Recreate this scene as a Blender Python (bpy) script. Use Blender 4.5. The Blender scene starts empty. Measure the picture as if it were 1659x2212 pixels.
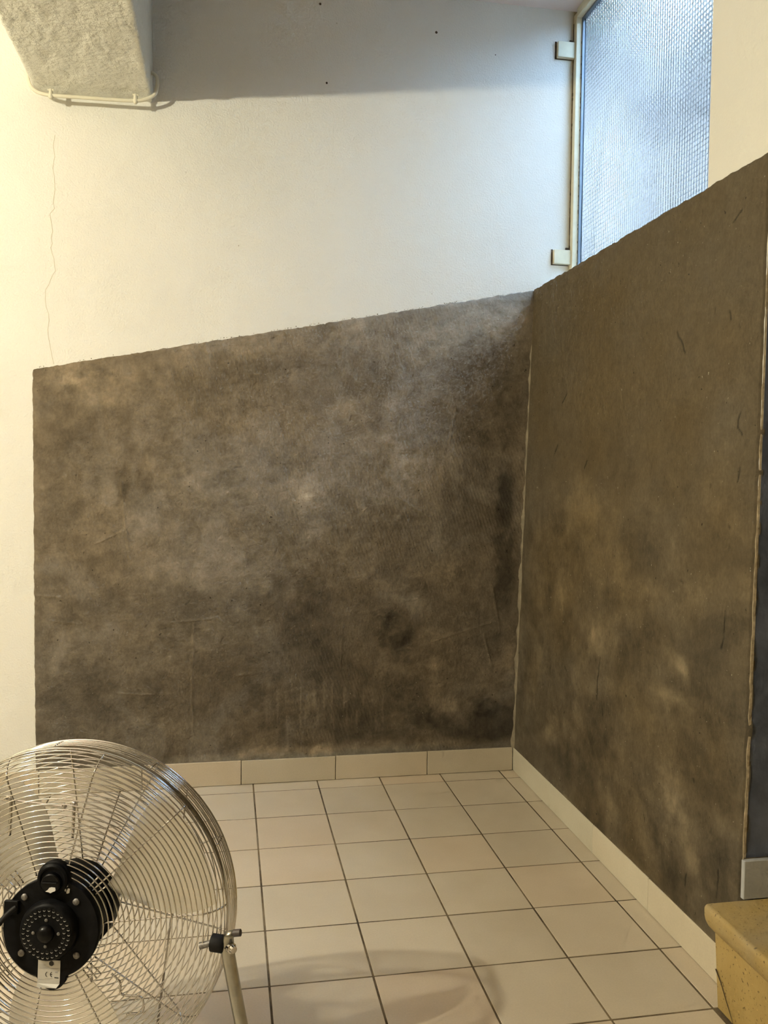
import bpy, math, random
import numpy as np
from mathutils import Vector, Matrix

random.seed(7)
SC = bpy.context.scene
COL = SC.collection
PI = math.pi

# ------------------------------------------------------------------ camera
F_PX, YAW, PITCH, ROLL = 1850.8, 0.18057, -0.04640, 0.01066
CAM = Vector((-0.880, -2.5956, 0.9777))
_f = Vector((math.sin(YAW) * math.cos(PITCH), math.cos(YAW) * math.cos(PITCH), math.sin(PITCH)))
_r = Vector((math.cos(YAW), -math.sin(YAW), 0.0))
_u = _r.cross(_f)
_r2 = _r * math.cos(ROLL) + _u * math.sin(ROLL)
_u2 = -_r * math.sin(ROLL) + _u * math.cos(ROLL)
cd = bpy.data.cameras.new('camera')
cd.sensor_fit = 'VERTICAL'
cd.sensor_height = 36.0
cd.sensor_width = 27.0
cd.lens = F_PX / 2212.0 * 36.0
cd.clip_start = 0.02
cam = bpy.data.objects.new('camera', cd)
cam.matrix_world = Matrix(((_r2.x, _u2.x, -_f.x, CAM.x), (_r2.y, _u2.y, -_f.y, CAM.y), (_r2.z, _u2.z, -_f.z, CAM.z), (0, 0, 0, 1)))
COL.objects.link(cam)
SC.camera = cam

# ------------------------------------------------------------------ daylight outside, exposure
world = bpy.data.worlds.new('overcast_daylight')
SC.world = world
world.use_nodes = True
wb = world.node_tree.nodes['Background']
wb.inputs['Color'].default_value = (0.51, 0.73, 1.0, 1)
wb.inputs['Strength'].default_value = 44.0
LAMP_POS = (-2.60, -1.80, 1.87)
LAMP_COLOR = (1.0, 0.94, 0.72)
LAMP_STRENGTH = 6800.0
vs = SC.view_settings
vs.view_transform = 'Standard'
vs.look = 'None'
vs.gamma = 1.0
vs.use_curve_mapping = False
vs.exposure = 0.0
cy = SC.cycles
cy.max_bounces = 6
cy.diffuse_bounces = 3
cy.glossy_bounces = 4
cy.transmission_bounces = 6
cy.transparent_max_bounces = 8
cy.use_adaptive_sampling = True
cy.adaptive_threshold = .08
cy.use_light_tree = False
cy.adaptive_min_samples = 12
cy.caustics_reflective = False
cy.caustics_refractive = True
cy.use_denoising = True

# ------------------------------------------------------------------ helpers
def setp(o, label=None, cat=None, group=None, kind=None):
    if label: o['label'] = label
    if cat: o['category'] = cat
    if group: o['group'] = group
    if kind: o['kind'] = kind
    return o

def empty(name, loc=(0, 0, 0), rz=0.0, parent=None):
    o = bpy.data.objects.new(name, None)
    COL.objects.link(o)
    o.location = loc
    o.rotation_euler = (0, 0, rz)
    o.empty_display_size = 0.05
    if parent: o.parent = parent
    return o

def link(name, me, mat, parent=None, smooth=None):
    if mat is not None:
        me.materials.append(mat)
    if smooth is not None:
        me.polygons.foreach_set('use_smooth', [True] * len(me.polygons))
        if smooth < 180:
            me.set_sharp_from_angle(angle=math.radians(smooth))
    o = bpy.data.objects.new(name, me)
    COL.objects.link(o)
    if parent: o.parent = parent
    return o

class MB:
    """collects faces and links them as one mesh object"""
    def __init__(self, xf=None):
        self.v, self.f, self.xf = [], [], xf
    def add(self, vs_, fs):
        b = len(self.v)
        self.v += [tuple(p) for p in vs_]
        self.f += [tuple(i + b for i in f) for f in fs]
        return self
    def box(self, x0, x1, y0, y1, z0, z1):
        p = [(x, y, z) for z in (z0, z1) for y in (y0, y1) for x in (x0, x1)]
        return self.add(p, [(0, 2, 3, 1), (4, 5, 7, 6), (0, 1, 5, 4), (2, 6, 7, 3), (0, 4, 6, 2), (1, 3, 7, 5)])
    def bbox(self, x0, x1, y0, y1, z0, z1, b):
        """box with chamfered edges"""
        ring = lambda z, i: [(x0 + i + b, y0 + i, z), (x1 - i - b, y0 + i, z), (x1 - i, y0 + i + b, z), (x1 - i, y1 - i - b, z),
                             (x1 - i - b, y1 - i, z), (x0 + i + b, y1 - i, z), (x0 + i, y1 - i - b, z), (x0 + i, y0 + i + b, z)]
        p = ring(z0, b) + ring(z0 + b, 0) + ring(z1 - b, 0) + ring(z1, b)
        f = [tuple(reversed(range(8))), tuple(range(24, 32))]
        for k in range(3):
            for i in range(8):
                j = (i + 1) % 8
                f.append((k * 8 + i, k * 8 + j, k * 8 + 8 + j, k * 8 + 8 + i))
        return self.add(p, f)
    def prism(self, poly, axis, a0, a1):
        """polygon (2-D) swept along an axis: 'y' takes (x, z), 'z' takes (x, y), 'x' takes (y, z)"""
        mk = {'y': lambda p, a: (p[0], a, p[1]), 'z': lambda p, a: (p[0], p[1], a), 'x': lambda p, a: (a, p[0], p[1])}[axis]
        n = len(poly)
        p = [mk(q, a0) for q in poly] + [mk(q, a1) for q in poly]
        f = [tuple(range(n)), tuple(reversed(range(n, 2 * n)))]
        f += [(i, n + i, n + (i + 1) % n, (i + 1) % n) for i in range(n)]
        return self.add(p, f)
    def tube(self, path, r, n=6, closed=False, ref=(0, 0, 1), squash=None):
        path = [Vector(p) for p in path]
        m = len(path)
        rr = r if isinstance(r, (list, tuple)) else [r] * m
        vs_, prev = [], None
        for i, p in enumerate(path):
            if closed: t = path[(i + 1) % m] - path[i - 1]
            else: t = path[min(i + 1, m - 1)] - path[max(i - 1, 0)]
            t.normalize()
            a = (prev if prev is not None else Vector(ref))
            a = a - t * a.dot(t)
            if a.length < 1e-5:
                a = Vector((1, 0, 0)) - t * t.x
            a.normalize()
            prev = a.copy()
            b = t.cross(a)
            for k in range(n):
                th = 2 * PI * k / n
                vs_.append(p + (a * math.cos(th) + b * math.sin(th)) * rr[i])
        fs = []
        for i in range(m if closed else m - 1):
            j = (i + 1) % m
            for k in range(n):
                l = (k + 1) % n
                fs.append((i * n + k, i * n + l, j * n + l, j * n + k))
        if not closed:
            fs += [tuple(reversed(range(n))), tuple(range((m - 1) * n, m * n))]
        return self.add(vs_, fs)
    def lathe(self, prof, n=32, c=(0, 0, 0)):
        """profile of (radius, y) turned about the y axis"""
        vs_, fs = [], []
        for (r, y) in prof:
            for k in range(n):
                th = 2 * PI * k / n
                vs_.append((c[0] + r * math.cos(th), c[1] + y, c[2] + r * math.sin(th)))
        for i in range(len(prof) - 1):
            for k in range(n):
                l = (k + 1) % n
                fs.append((i * n + k, i * n + l, (i + 1) * n + l, (i + 1) * n + k))
        fs += [tuple(range(n)), tuple(reversed(range((len(prof) - 1) * n, len(prof) * n)))]
        return self.add(vs_, fs)
    def build(self, name, mat, parent=None, smooth=None):
        me = bpy.data.meshes.new(name)
        v = [self.xf(p) for p in self.v] if self.xf else self.v
        me.from_pydata([tuple(p) for p in v], [], self.f)
        me.update()
        return link(name, me, mat, parent, smooth)

# numpy value noise
_rng = np.random.default_rng(11)
_TAB = _rng.random((256, 256))
def vnoise(u, v):
    iu, iv = np.floor(u).astype(int), np.floor(v).astype(int)
    fu, fv = u - iu, v - iv
    fu, fv = fu * fu * (3 - 2 * fu), fv * fv * (3 - 2 * fv)
    g = lambda a, b: _TAB[a % 256, b % 256]
    return (g(iu, iv) * (1 - fu) + g(iu + 1, iv) * fu) * (1 - fv) + (g(iu, iv + 1) * (1 - fu) + g(iu + 1, iv + 1) * fu) * fv
def fbm(u, v, o=4, seed=0):
    s, a, t = 0, 1.0, 0
    for k in range(o):
        s = s + a * vnoise(u * 2 ** k + 17.3 * k + seed * 5.7, v * 2 ** k + 9.1 * k + seed * 3.3)
        t += a
        a *= .5
    return s / t * 2 - 1
def sig(x):
    return 1 / (1 + np.exp(-np.clip(x, -30, 30)))
def seg_dist(U, V, pts):
    d = np.full(U.shape, 9.0)
    for (a, b), (c, e) in zip(pts[:-1], pts[1:]):
        dx, dy = c - a, e - b
        t = np.clip(((U - a) * dx + (V - b) * dy) / (dx * dx + dy * dy + 1e-12), 0, 1)
        d = np.minimum(d, np.hypot(U - a - t * dx, V - b - t * dy))
    return d
def stains(U, V, L, gain=1.5):
    m = np.ones_like(U)
    w1, w2 = fbm(U * 9, V * 9, 4, 1), fbm(U * 9, V * 9, 4, 2)
    w3, w4 = fbm(U * 34, V * 34, 4, 5), fbm(U * 34, V * 34, 4, 6)
    tex = .75 + .8 * fbm(U * 26, V * 22, 4, 7)
    for (cx, cy, ax, ay, bx, by, amt) in L:
        det = ax * by - bx * ay
        q = min(1.0, min(math.hypot(ax, ay), math.hypot(bx, by)) / .045)
        Uw, Vw = U + q * (.032 * w1 + .020 * w3), V + q * (.032 * w2 + .020 * w4)
        px = ((Uw - cx) * by - (Vw - cy) * bx) / det
        py = (-(Uw - cx) * ay + (Vw - cy) * ax) / det
        m = m * np.clip(1 + gain * amt * tex * sig(6 * (1.02 - np.sqrt(px * px + py * py) + .15 * w3)), .5, 1.9)
    return m

def nicks(U, V, u0, u1, v0, v1, n, seed, lo, hi, slant):
    """short scratches and pits: (dark mask, light mask)"""
    rnd = random.Random(seed)
    dk, lt = np.zeros_like(U), np.zeros_like(U)
    for _ in range(n):
        a, b = rnd.uniform(u0, u1), rnd.uniform(v0, v1)
        L, th = rnd.uniform(lo, hi), rnd.gauss(slant, .5)
        c, e = a + L * math.cos(th), b + L * math.sin(th)
        i0, i1 = np.searchsorted(V[:, V.shape[1] // 2], (min(b, e) - .03, max(b, e) + .03))
        sl = (slice(max(i0, 0), max(i1, 1)), slice(None))
        w = rnd.uniform(.0011, .0024)
        g = np.exp(-(seg_dist(U[sl], V[sl], [(a, b), ((a + c) / 2 + rnd.uniform(-.002, .002), (b + e) / 2), (c, e)]) / w) ** 2)
        tgt = dk if rnd.random() < .6 else lt
        tgt[sl] = np.maximum(tgt[sl], g * rnd.uniform(.4, 1))
    return dk, lt

def grid_mesh(name, P, C, mat, parent):
    """P, C: (rows, cols, 3) arrays of points and colours -> one quad grid with a colour attribute"""
    h, w = P.shape[:2]
    me = bpy.data.meshes.new(name)
    idx = np.arange(h * w).reshape(h, w)
    q = np.stack([idx[:-1, :-1], idx[:-1, 1:], idx[1:, 1:], idx[1:, :-1]], -1).reshape(-1, 4)
    me.vertices.add(h * w)
    me.vertices.foreach_set('co', P.reshape(-1).astype(np.float32))
    me.loops.add(q.size)
    me.loops.foreach_set('vertex_index', q.reshape(-1).astype(np.int32))
    me.polygons.add(len(q))
    me.polygons.foreach_set('loop_start', np.arange(0, q.size, 4, dtype=np.int32))
    me.polygons.foreach_set('use_smooth', np.ones(len(q), dtype=bool))
    me.update(calc_edges=True)
    ca = me.color_attributes.new('tint', 'FLOAT_COLOR', 'POINT')
    ca.data.foreach_set('color', np.concatenate([C, np.ones((h, w, 1))], -1).reshape(-1).astype(np.float32))
    return link(name, me, mat, parent)

# ------------------------------------------------------------------ materials
def nm(name):
    m = bpy.data.materials.new(name)
    m.use_nodes = True
    return m, m.node_tree, m.node_tree.nodes['Principled BSDF']
def node(nt, t, **kw):
    n = nt.nodes.new(t)
    for k, v in kw.items():
        if k in n.inputs: n.inputs[k].default_value = v
        else: setattr(n, k, v)
    return n
def ramp(nt, fac, stops):
    r = nt.nodes.new('ShaderNodeValToRGB')
    e = r.color_ramp.elements
    while len(e) > 1: e.remove(e[-1])
    e[0].position, e[0].color = stops[0][0], (*stops[0][1], 1)
    for p, c in stops[1:]:
        n = e.new(p)
        n.color = (*c, 1)
    nt.links.new(fac, r.inputs[0])
    return r.outputs[0]
def mixc(nt, a, b, fac, mode='MIX'):
    n = nt.nodes.new('ShaderNodeMix')
    n.data_type = 'RGBA'
    n.blend_type = mode
    for v, s in ((fac, 0), (a, 6), (b, 7)):
        if hasattr(v, 'links') or hasattr(v, 'is_linked'): nt.links.new(v, n.inputs[s])
        elif isinstance(v, (int, float)): n.inputs[s].default_value = v
        else: n.inputs[s].default_value = (*v, 1)
    return n.outputs[2]
def coords(nt, scale=(1, 1, 1)):
    tc = nt.nodes.new('ShaderNodeTexCoord')
    mp = node(nt, 'ShaderNodeMapping')
    mp.inputs['Scale'].default_value = scale
    nt.links.new(tc.outputs['Object'], mp.inputs[0])
    return mp.outputs[0]
def noise(nt, vec, scale, detail=4, rough=.55, dist=0):
    n = node(nt, 'ShaderNodeTexNoise', Scale=scale, Detail=detail, Roughness=rough, Distortion=dist)
    nt.links.new(vec, n.inputs['Vector'])
    return n.outputs[0]
def bump(nt, bs, layers):
    prev = None
    for h, dist, st in layers:
        b = node(nt, 'ShaderNodeBump', Strength=st, Distance=dist)
        nt.links.new(h, b.inputs['Height'])
        if prev: nt.links.new(prev, b.inputs['Normal'])
        prev = b.outputs[0]
    nt.links.new(prev, bs.inputs['Normal'])
def simple(name, col, rough=.5, metal=0.0, spec=.5, var=0, vscale=20, bmp=None):
    m, nt, bs = nm(name)
    bs.inputs['Base Color'].default_value = (*col, 1)
    bs.inputs['Roughness'].default_value = rough
    bs.inputs['Metallic'].default_value = metal
    bs.inputs['Specular IOR Level'].default_value = spec
    vec = coords(nt)
    if var:
        c = ramp(nt, noise(nt, vec, vscale), [(.3, tuple(x * (1 - var) for x in col)), (.7, tuple(min(1, x * (1 + var)) for x in col))])
        nt.links.new(c, bs.inputs['Base Color'])
    if bmp:
        bump(nt, bs, [(noise(nt, vec, bmp[0]), bmp[1], bmp[2])])
    return m

def m_paint(name, col, amt=1.0, coarse=False, stain=False):
    m, nt, bs = nm(name)
    vec = coords(nt)
    c = ramp(nt, noise(nt, vec, 3.5, 2), [(.35, tuple(x * .965 for x in col)), (.65, col)])
    sp = ramp(nt, noise(nt, vec, 60, 2), [(.17, (.55, .5, .42)), (.2, (1, 1, 1))])
    c = mixc(nt, c, sp, 1.0, 'MULTIPLY')
    if stain:                       # yellowed, dirty paint beside the window frame
        sp_ = nt.nodes.new('ShaderNodeSeparateXYZ')
        nt.links.new(vec, sp_.inputs[0])
        mr = node(nt, 'ShaderNodeMapRange'); mr.inputs[1].default_value = .165; mr.inputs[2].default_value = .212
        nt.links.new(sp_.outputs[0], mr.inputs[0])
        pw_ = node(nt, 'ShaderNodeMath', operation='POWER'); pw_.inputs[1].default_value = 2.2
        nt.links.new(mr.outputs[0], pw_.inputs[0])
        c = mixc(nt, c, (.40, .31, .16), pw_.outputs[0])
    nt.links.new(c, bs.inputs['Base Color'])
    bs.inputs['Roughness'].default_value = .85
    bs.inputs['Specular IOR Level'].default_value = .15
    if coarse:
        bump(nt, bs, [(noise(nt, vec, 34, 5, .6), .014, 1.0 * amt), (noise(nt, vec, 120, 3), .003, .6 * amt)])
    else:
        bump(nt, bs, [(noise(nt, vec, 14, 1), .004, .35 * amt), (noise(nt, vec, 190, 1), .0016, .45 * amt)])
    return m
M = {}
M['paint'] = m_paint('white_wall_paint', (.80, .785, .72))
M['paint_back'] = m_paint('white_wall_paint_stained', (.80, .785, .72), 1.9, False, True)
M['paint_dim'] = m_paint('low_bounce_wall_paint', (.34, .30, .23))  # unseen walls: kept darker to cut bounce light
M['paint_pink'] = m_paint('ceiling_paint', (.80, .70, .66))
M['beam'] = m_paint('rough_beam_plaster', (.84, .83, .74), 1.0, True)

def m_render(name, scale=1.0, grain=1.0):
    """bare cement render: colour attribute times fine noise, trowelled relief"""
    m, nt, bs = nm(name)
    at = node(nt, 'ShaderNodeVertexColor')
    at.layer_name = 'tint'
    vec = coords(nt)
    v2 = coords(nt, (1, 1, .8))
    n1 = ramp(nt, noise(nt, vec, 34, 3, .62), [(.28, (1 - .13 * grain,) * 3), (.72, (1 + .12 * grain,) * 3)])
    n2 = ramp(nt, noise(nt, v2, 150, 1), [(.3, (1 - .10 * grain,) * 3), (.7, (1 + .08 * grain,) * 3)])
    c = mixc(nt, mixc(nt, at.outputs[0], n1, 1.0, 'MULTIPLY'), n2, 1.0, 'MULTIPLY')
    pit = ramp(nt, noise(nt, vec, 95, 1, .5), [(.19, (.30,) * 3), (.235, (1,) * 3)])
    c = mixc(nt, c, pit, 1.0, 'MULTIPLY')
    fleck = ramp(nt, noise(nt, vec, 130, 1, .5), [(.77, (0,) * 3), (.80, (1,) * 3)])
    c = mixc(nt, c, (.26, .23, .17), fleck)
    nt.links.new(c, bs.inputs['Base Color'])
    bs.inputs['Roughness'].default_value = .82
    bs.inputs['Specular IOR Level'].default_value = .22
    bump(nt, bs, [(noise(nt, vec, 22, 2), .004, .55 * scale), (noise(nt, vec, 140, 2, .65), .0016, .75 * scale)])
    return m
M['render_back'] = m_render('cement_render_rough', 1.25, 1.0)
M['render_right'] = m_render('cement_render_smooth', .9, .9)

def m_tile(name, col, var=.07, rough=.36):
    m, nt, bs = nm(name)
    oi = nt.nodes.new('ShaderNodeObjectInfo')
    tc = nt.nodes.new('ShaderNodeTexCoord')
    g = nt.nodes.new('ShaderNodeNewGeometry')
    base = ramp(nt, oi.outputs['Random'], [(0, tuple(x * (1 - var) for x in col)), (.5, col), (1, (col[0] * 1.03, col[1] * (1 - var * .4), col[2] * (1 - var)))])
    cl = ramp(nt, noise(nt, g.outputs['Position'], 5, 4), [(.3, (.93, .91, .88)), (.7, (1.04, 1.04, 1.04))])
    fn = ramp(nt, noise(nt, g.outputs['Position'], 260, 2), [(.3, (.965,) * 3), (.7, (1.03,) * 3)])
    nt.links.new(mixc(nt, mixc(nt, base, cl, 1.0, 'MULTIPLY'), fn, 1.0, 'MULTIPLY'), bs.inputs['Base Color'])
    bs.inputs['Roughness'].default_value = rough
    bs.inputs['Specular IOR Level'].default_value = .35
    bump(nt, bs, [(noise(nt, g.outputs['Position'], 30, 2), .002, .12)])
    return m
M['tile'] = m_tile('beige_floor_tile', (.61, .54, .42))
M['skirt'] = m_tile('cream_skirting_tile', (.63, .60, .48), .05, .30)
M['skirt_shaded'] = m_tile('shaded_skirting_tile', (.53, .47, .36), .07, .30)  # same skirting tile, browner for the weaker light on the back wall
M['skirt_white'] = m_tile('white_skirting_tile', (.42, .44, .46), .03, .35)
def m_grout():
    m, nt, bs = nm('dirty_grout')
    g = nt.nodes.new('ShaderNodeNewGeometry')
    c = ramp(nt, noise(nt, g.outputs['Position'], 9, 5, .65), [(.38, (.055, .038, .02)), (.62, (.21, .16, .095))])
    nt.links.new(c, bs.inputs['Base Color'])
    bs.inputs['Roughness'].default_value = .9
    return m
M['grout'] = m_grout()
M['chrome'] = simple('chrome_wire', (.60, .585, .57), .07, 1.0)
M['chrome_rough'] = simple('satin_steel', (.36, .35, .31), .26, 1.0, var=.2, vscale=40)
M['alu'] = simple('brushed_aluminium', (.86, .84, .80), .38, 1.0)
M['black'] = simple('dusty_black_enamel', (.006, .006, .0065), .42, 0, .08, var=.5, vscale=60, bmp=(160, .0006, .5))
M['black_gloss'] = simple('black_plastic', (.003, .003, .0035), .28, 0, .2)
M['lip_glint'] = simple('pale_lip_glint', (.30, .29, .27), .45, .2)  # pale grey standing for light caught on the lower vent lips
M['rubber'] = simple('black_rubber', (.008, .0075, .0075), .6, 0, .25)
M['cap'] = simple('brown_tube_cap', (.06, .045, .04), .5)
M['screw'] = simple('dull_zinc_screw', (.20, .19, .18), .5, .6, var=.3, vscale=300)
M['label'] = simple('silver_label', (.52, .51, .48), .35, .35, var=.08, vscale=60)
M['ink'] = simple('label_print', (.03, .03, .03), .6)
M['ink_light'] = simple('faded_label_print', (.34, .33, .32), .6)
M['chip'] = simple('white_paint_splash', (.66, .65, .63), .6)
M['frame'] = simple('cream_frame_paint', (.70, .64, .46), .5, 0, .4, var=.08, vscale=25)
M['gasket'] = simple('grey_glazing_bead', (.16, .20, .24), .5)
M['rust'] = simple('brown_dirt', (.07, .05, .03), .9, var=.4, vscale=80)
M['cable'] = simple('painted_cable', (.74, .70, .56), .6, bmp=(200, .001, .3))
M['darkwall'] = simple('dark_cement', (.115, .130, .175), .85, 0, .2, var=.35, vscale=14, bmp=(90, .002, .5))
M['crack'] = simple('hairline_crack', (.50, .43, .28), .9)
M['chalk'] = simple('chipped_plaster_edge', (.40, .33, .22), .9, var=.3, vscale=90, bmp=(200, .002, .6))
M['fillet'] = simple('grey_mortar_fillet', (.24, .205, .145), .85, 0, .2, var=.22, vscale=30, bmp=(120, .0015, .5))

# stains on the two rendered walls, plus window light painted at the back wall's top right: centre, two half axes, strength (wall coordinates in metres)
BACK_STAINS_GLOW = [(-1.274,1.229,0.117,0.025,0.01,-0.06,0.35),(-1.365,1.253,0.065,0.002,-0,-0.034,0.25),(-0.898,1.351,0.193,0.038,0.007,-0.041,0.2),(-0.588,1.391,0.143,0.028,0.007,-0.042,0.15),(-0.221,1.448,0.287,0.056,0.014,-0.079,0.25),(-0.053,1.47,0.109,0.005,0.002,-0.088,0.2),(-1.007,0.922,0.104,-0.038,-0.021,-0.059,0.22),(-0.671,0.917,0.066,0.056,0.037,-0.044,0.28),(-0.599,0.906,0.02,0,0,-0.012,0.3),(-0.628,0.903,0.014,0,0,-0.012,0.3),(-0.47,1.165,0.132,0.014,0.004,-0.04,0.22),(-0.842,1.171,0.169,0.004,0,-0.085,0.1),(-0.29,0.994,0.079,-0.043,-0.026,-0.045,0.2),(-0.44,1.064,0.089,0.001,0,-0.029,0.15),(-1.103,0.663,0.176,-0.034,-0.01,-0.055,0.22),(-0.98,0.76,0.209,-0.02,-0.005,-0.056,0.12),(-1.21,0.803,0.094,-0,-0,-0.083,0.12),(-1.304,0.512,0.145,-0.03,-0.007,-0.041,0.15),(-1.345,0.387,0.08,-0.002,-0.001,-0.084,0.12),(-1.09,0.408,0.138,-0.004,-0,-0.085,0.12),(-1.104,0.166,0.138,-0.006,-0,-0.057,0.18),(-0.979,0.203,0.112,-0.005,0,-0.101,0.1),(-0.666,0.094,0.161,0.001,0.001,-0.021,0.7),(-0.43,0.098,0.228,0.001,0.001,-0.018,0.45),(-0.124,0.097,0.189,0.001,0.001,-0.012,0.25),(-1.007,0.089,0.211,0.001,0.001,-0.013,0.3),(-0.803,0.12,0.04,0.013,0.007,-0.02,0.35),(-0.22,0.33,0.017,-0.029,-0.04,-0.021,0.4),(-0.228,0.368,0.038,-0.001,0,-0.018,0.35),(-0.32,0.348,0.046,-0.001,0,-0.018,0.3),(-0.196,0.246,0.036,0.012,0.022,-0.058,0.35),(-0.127,0.274,0.094,-0.003,0.002,-0.107,0.18),(-0.239,0.608,0.079,0.044,0.031,-0.052,0.18),(-0.133,0.652,0.095,-0.054,-0.038,-0.065,0.15),(0.024,0.391,0.029,-0.001,0.001,-0.077,0.4),(-0.01,0.3,0.048,-0.002,0.001,-0.061,0.15),(-0.302,0.145,0.053,-0.033,-0.015,-0.025,0.2),(-0.187,0.124,0.062,-0.003,0,-0.023,0.2),(-0.047,0.164,0.032,-0.001,0,-0.018,0.15),(-0.141,0.198,0.044,-0.017,-0.004,-0.011,0.15),(0.006,0.741,0.031,-0.001,-0.005,-0.288,-0.5),(-0.005,0.922,0.047,0,0.002,-0.105,-0.2),(-0.007,0.162,0.072,-0.003,0.001,-0.059,-0.6),(-0.063,0.211,0.047,-0.002,0.001,-0.038,-0.4),(-0.148,0.161,0.093,-0.02,-0.007,-0.045,-0.45),(-0.281,0.264,0.069,-0.003,0.002,-0.121,-0.25),(-0.329,0.468,0.058,-0.001,0.001,-0.067,-0.35),(-0.389,0.507,0.079,-0.046,-0.029,-0.051,-0.2),(-0.193,0.578,0.174,0.059,0.027,-0.071,-0.15),(-0.064,1.189,0.093,0.002,0.005,-0.298,-0.18),(-0.105,0.862,0.125,0,0.003,-0.18,-0.12),(-0.725,0.31,0.234,-0.008,0.001,-0.176,-0.14),(-1.156,0.914,0.04,0,-0,-0.063,-0.25),(-1.301,1.091,0.092,0.002,-0,-0.082,-0.15),(-1.392,1.185,0.032,0.001,-0,-0.034,-0.3),(-1.313,1.255,0.016,0,-0,-0.014,-0.35),(-1.254,1.27,0.026,0.001,-0,-0.019,-0.25),(-1.34,1.213,0.018,0.001,-0,-0.014,-0.3),(-0.784,0.573,0.288,0.021,0.005,-0.058,-0.14),(-1.279,0.301,0.135,-0.005,-0,-0.07,-0.12),(-1.145,0.153,0.165,-0.008,-0,-0.029,-0.12),(-0.582,0.525,0.177,-0.003,0.001,-0.117,-0.15),(-0.461,0.181,0.09,-0.004,0.001,-0.09,-0.2),(-0.595,0.394,0.088,-0.003,0.001,-0.088,-0.15),(-0.952,0.859,0.069,0,0,-0.028,-0.1),(-0.869,0.952,0.084,0.001,0,-0.023,-0.14),(-0.347,0.743,0.043,-0.015,-0.04,-0.111,-0.1)]
RIGHT_STAINS = [(-0.994,0.246,-0.032,0.019,-0.058,-0.061,0.3),(-0.93,0.311,-0.034,0.023,-0.06,-0.029,0.22),(-1.025,0.202,-0.023,0.009,0.002,-0.039,0.15),(-0.451,0.587,-0.08,0.008,0.042,-0.145,0.25),(-0.331,0.658,-0.094,0.013,-0.009,-0.077,0.22),(-0.25,0.62,-0.034,0.005,-0.005,-0.04,0.3),(-0.5,0.547,-0.034,0.007,-0.004,-0.036,0.25),(-0.912,0.587,-0.016,0.008,-0.046,-0.028,0.3),(-0.942,0.573,-0.017,0.007,-0.018,-0.019,0.2),(-0.228,0.218,-0.035,0.011,-0.004,-0.029,0.4),(-0.42,0.328,-0.026,0.01,-0.028,-0.029,0.3),(-0.473,0.268,-0.034,0.013,-0.026,-0.041,0.2),(-0.112,0.371,-0.038,0.009,-0.018,-0.139,0.12),(-0.621,0.454,-0.143,0.036,-0.003,-0.028,0.15),(-0.871,0.496,-0.094,0.016,0.005,-0.022,0.18),(-0.967,0.511,-0.098,0.007,0.007,-0.015,0.15),(-0.784,0.719,-0.178,0.024,-0.007,-0.063,0.14),(-0.954,0.82,-0.102,0.009,-0.007,-0.067,0.16),(-1.061,0.949,-0.076,0.002,-0.01,-0.108,0.12),(-0.522,0.852,-0.224,0.014,-0.008,-0.071,0.13),(-0.334,0.906,-0.152,0.005,-0.009,-0.077,0.12),(-0.784,0.921,-0.122,0.004,-0.007,-0.063,0.1),(-0.737,0.735,-0.103,-0.027,0.056,-0.041,0.12),(-0.673,0.216,-0.093,0.034,-0.007,-0.066,0.14),(-0.51,0.206,-0.076,0.038,-0.085,-0.06,0.1),(-0.727,0.068,-0.166,0.006,0.015,-0.015,0.35),(-0.404,0.059,-0.179,0.006,0.016,-0.014,0.45),(-0.955,0.07,-0.121,0.004,0.009,-0.011,0.35),(-1.195,0.494,-0.012,0.004,-0.011,-0.297,0.2),(-1.2,0.281,-0.011,0.005,-0.003,-0.077,0.2),(-0.552,0.341,-0.128,0.037,-0.009,-0.081,-0.22),(-0.479,0.22,-0.127,0.063,-0.066,-0.046,-0.2),(-0.29,0.156,-0.11,0.063,-0.123,-0.037,-0.2),(-1.132,0.214,-0.072,0.034,-0.007,-0.069,-0.25),(-1.038,0.332,-0.094,0.036,-0.004,-0.036,-0.14),(-0.946,0.156,-0.051,0.031,-0.05,-0.062,-0.22),(-1.104,0.502,-0.059,0.017,-0.007,-0.07,-0.12),(-0.732,0.789,-0.108,0.011,-0.006,-0.054,-0.12),(-0.798,0.583,-0.121,0.025,-0.006,-0.052,-0.14),(-0.613,0.052,-0.114,0.005,0.068,-0.066,-0.25),(-0.853,0.072,-0.091,0.003,0.067,-0.073,-0.2),(-1.062,0.601,-0.077,0.017,-0.009,-0.09,-0.1),(-0.588,0.984,-0.19,0,-0.008,-0.069,-0.08),(-0.317,1.32,-0.182,-0.025,-0.012,-0.104,-0.05),(-0.666,0.511,-0.093,0.021,-0.005,-0.044,-0.15)]
RIGHT_CRACKS = [[(-0.855,1.290),(-0.875,1.264),(-0.893,1.240)],[(-1.109,1.097),(-1.102,1.069),(-1.119,1.055)],[(-1.053,1.299),(-1.061,1.282)],[(-1.050,1.472),(-1.060,1.478),(-1.075,1.487)],[(-0.550,0.508),(-0.540,0.446),(-0.540,0.398)],[(-1.095,0.716),(-1.092,0.680),(-1.091,0.643)],[(-0.247,1.210),(-0.216,1.186)],[(-0.195,1.065),(-0.173,1.038)],[(-1.115,0.994),(-1.112,0.967)],[(-1.008,0.156),(-1.007,0.131)],[(-1.119,0.217),(-1.117,0.161)],[(-1.013,0.358),(-1.017,0.352)],[(-0.575,0.381),(-0.582,0.367)],[(-0.817,0.205),(-0.822,0.194)],[(-0.325,0.434),(-0.340,0.424)],[(-0.410,1.015),(-0.394,0.994)]]
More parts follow.
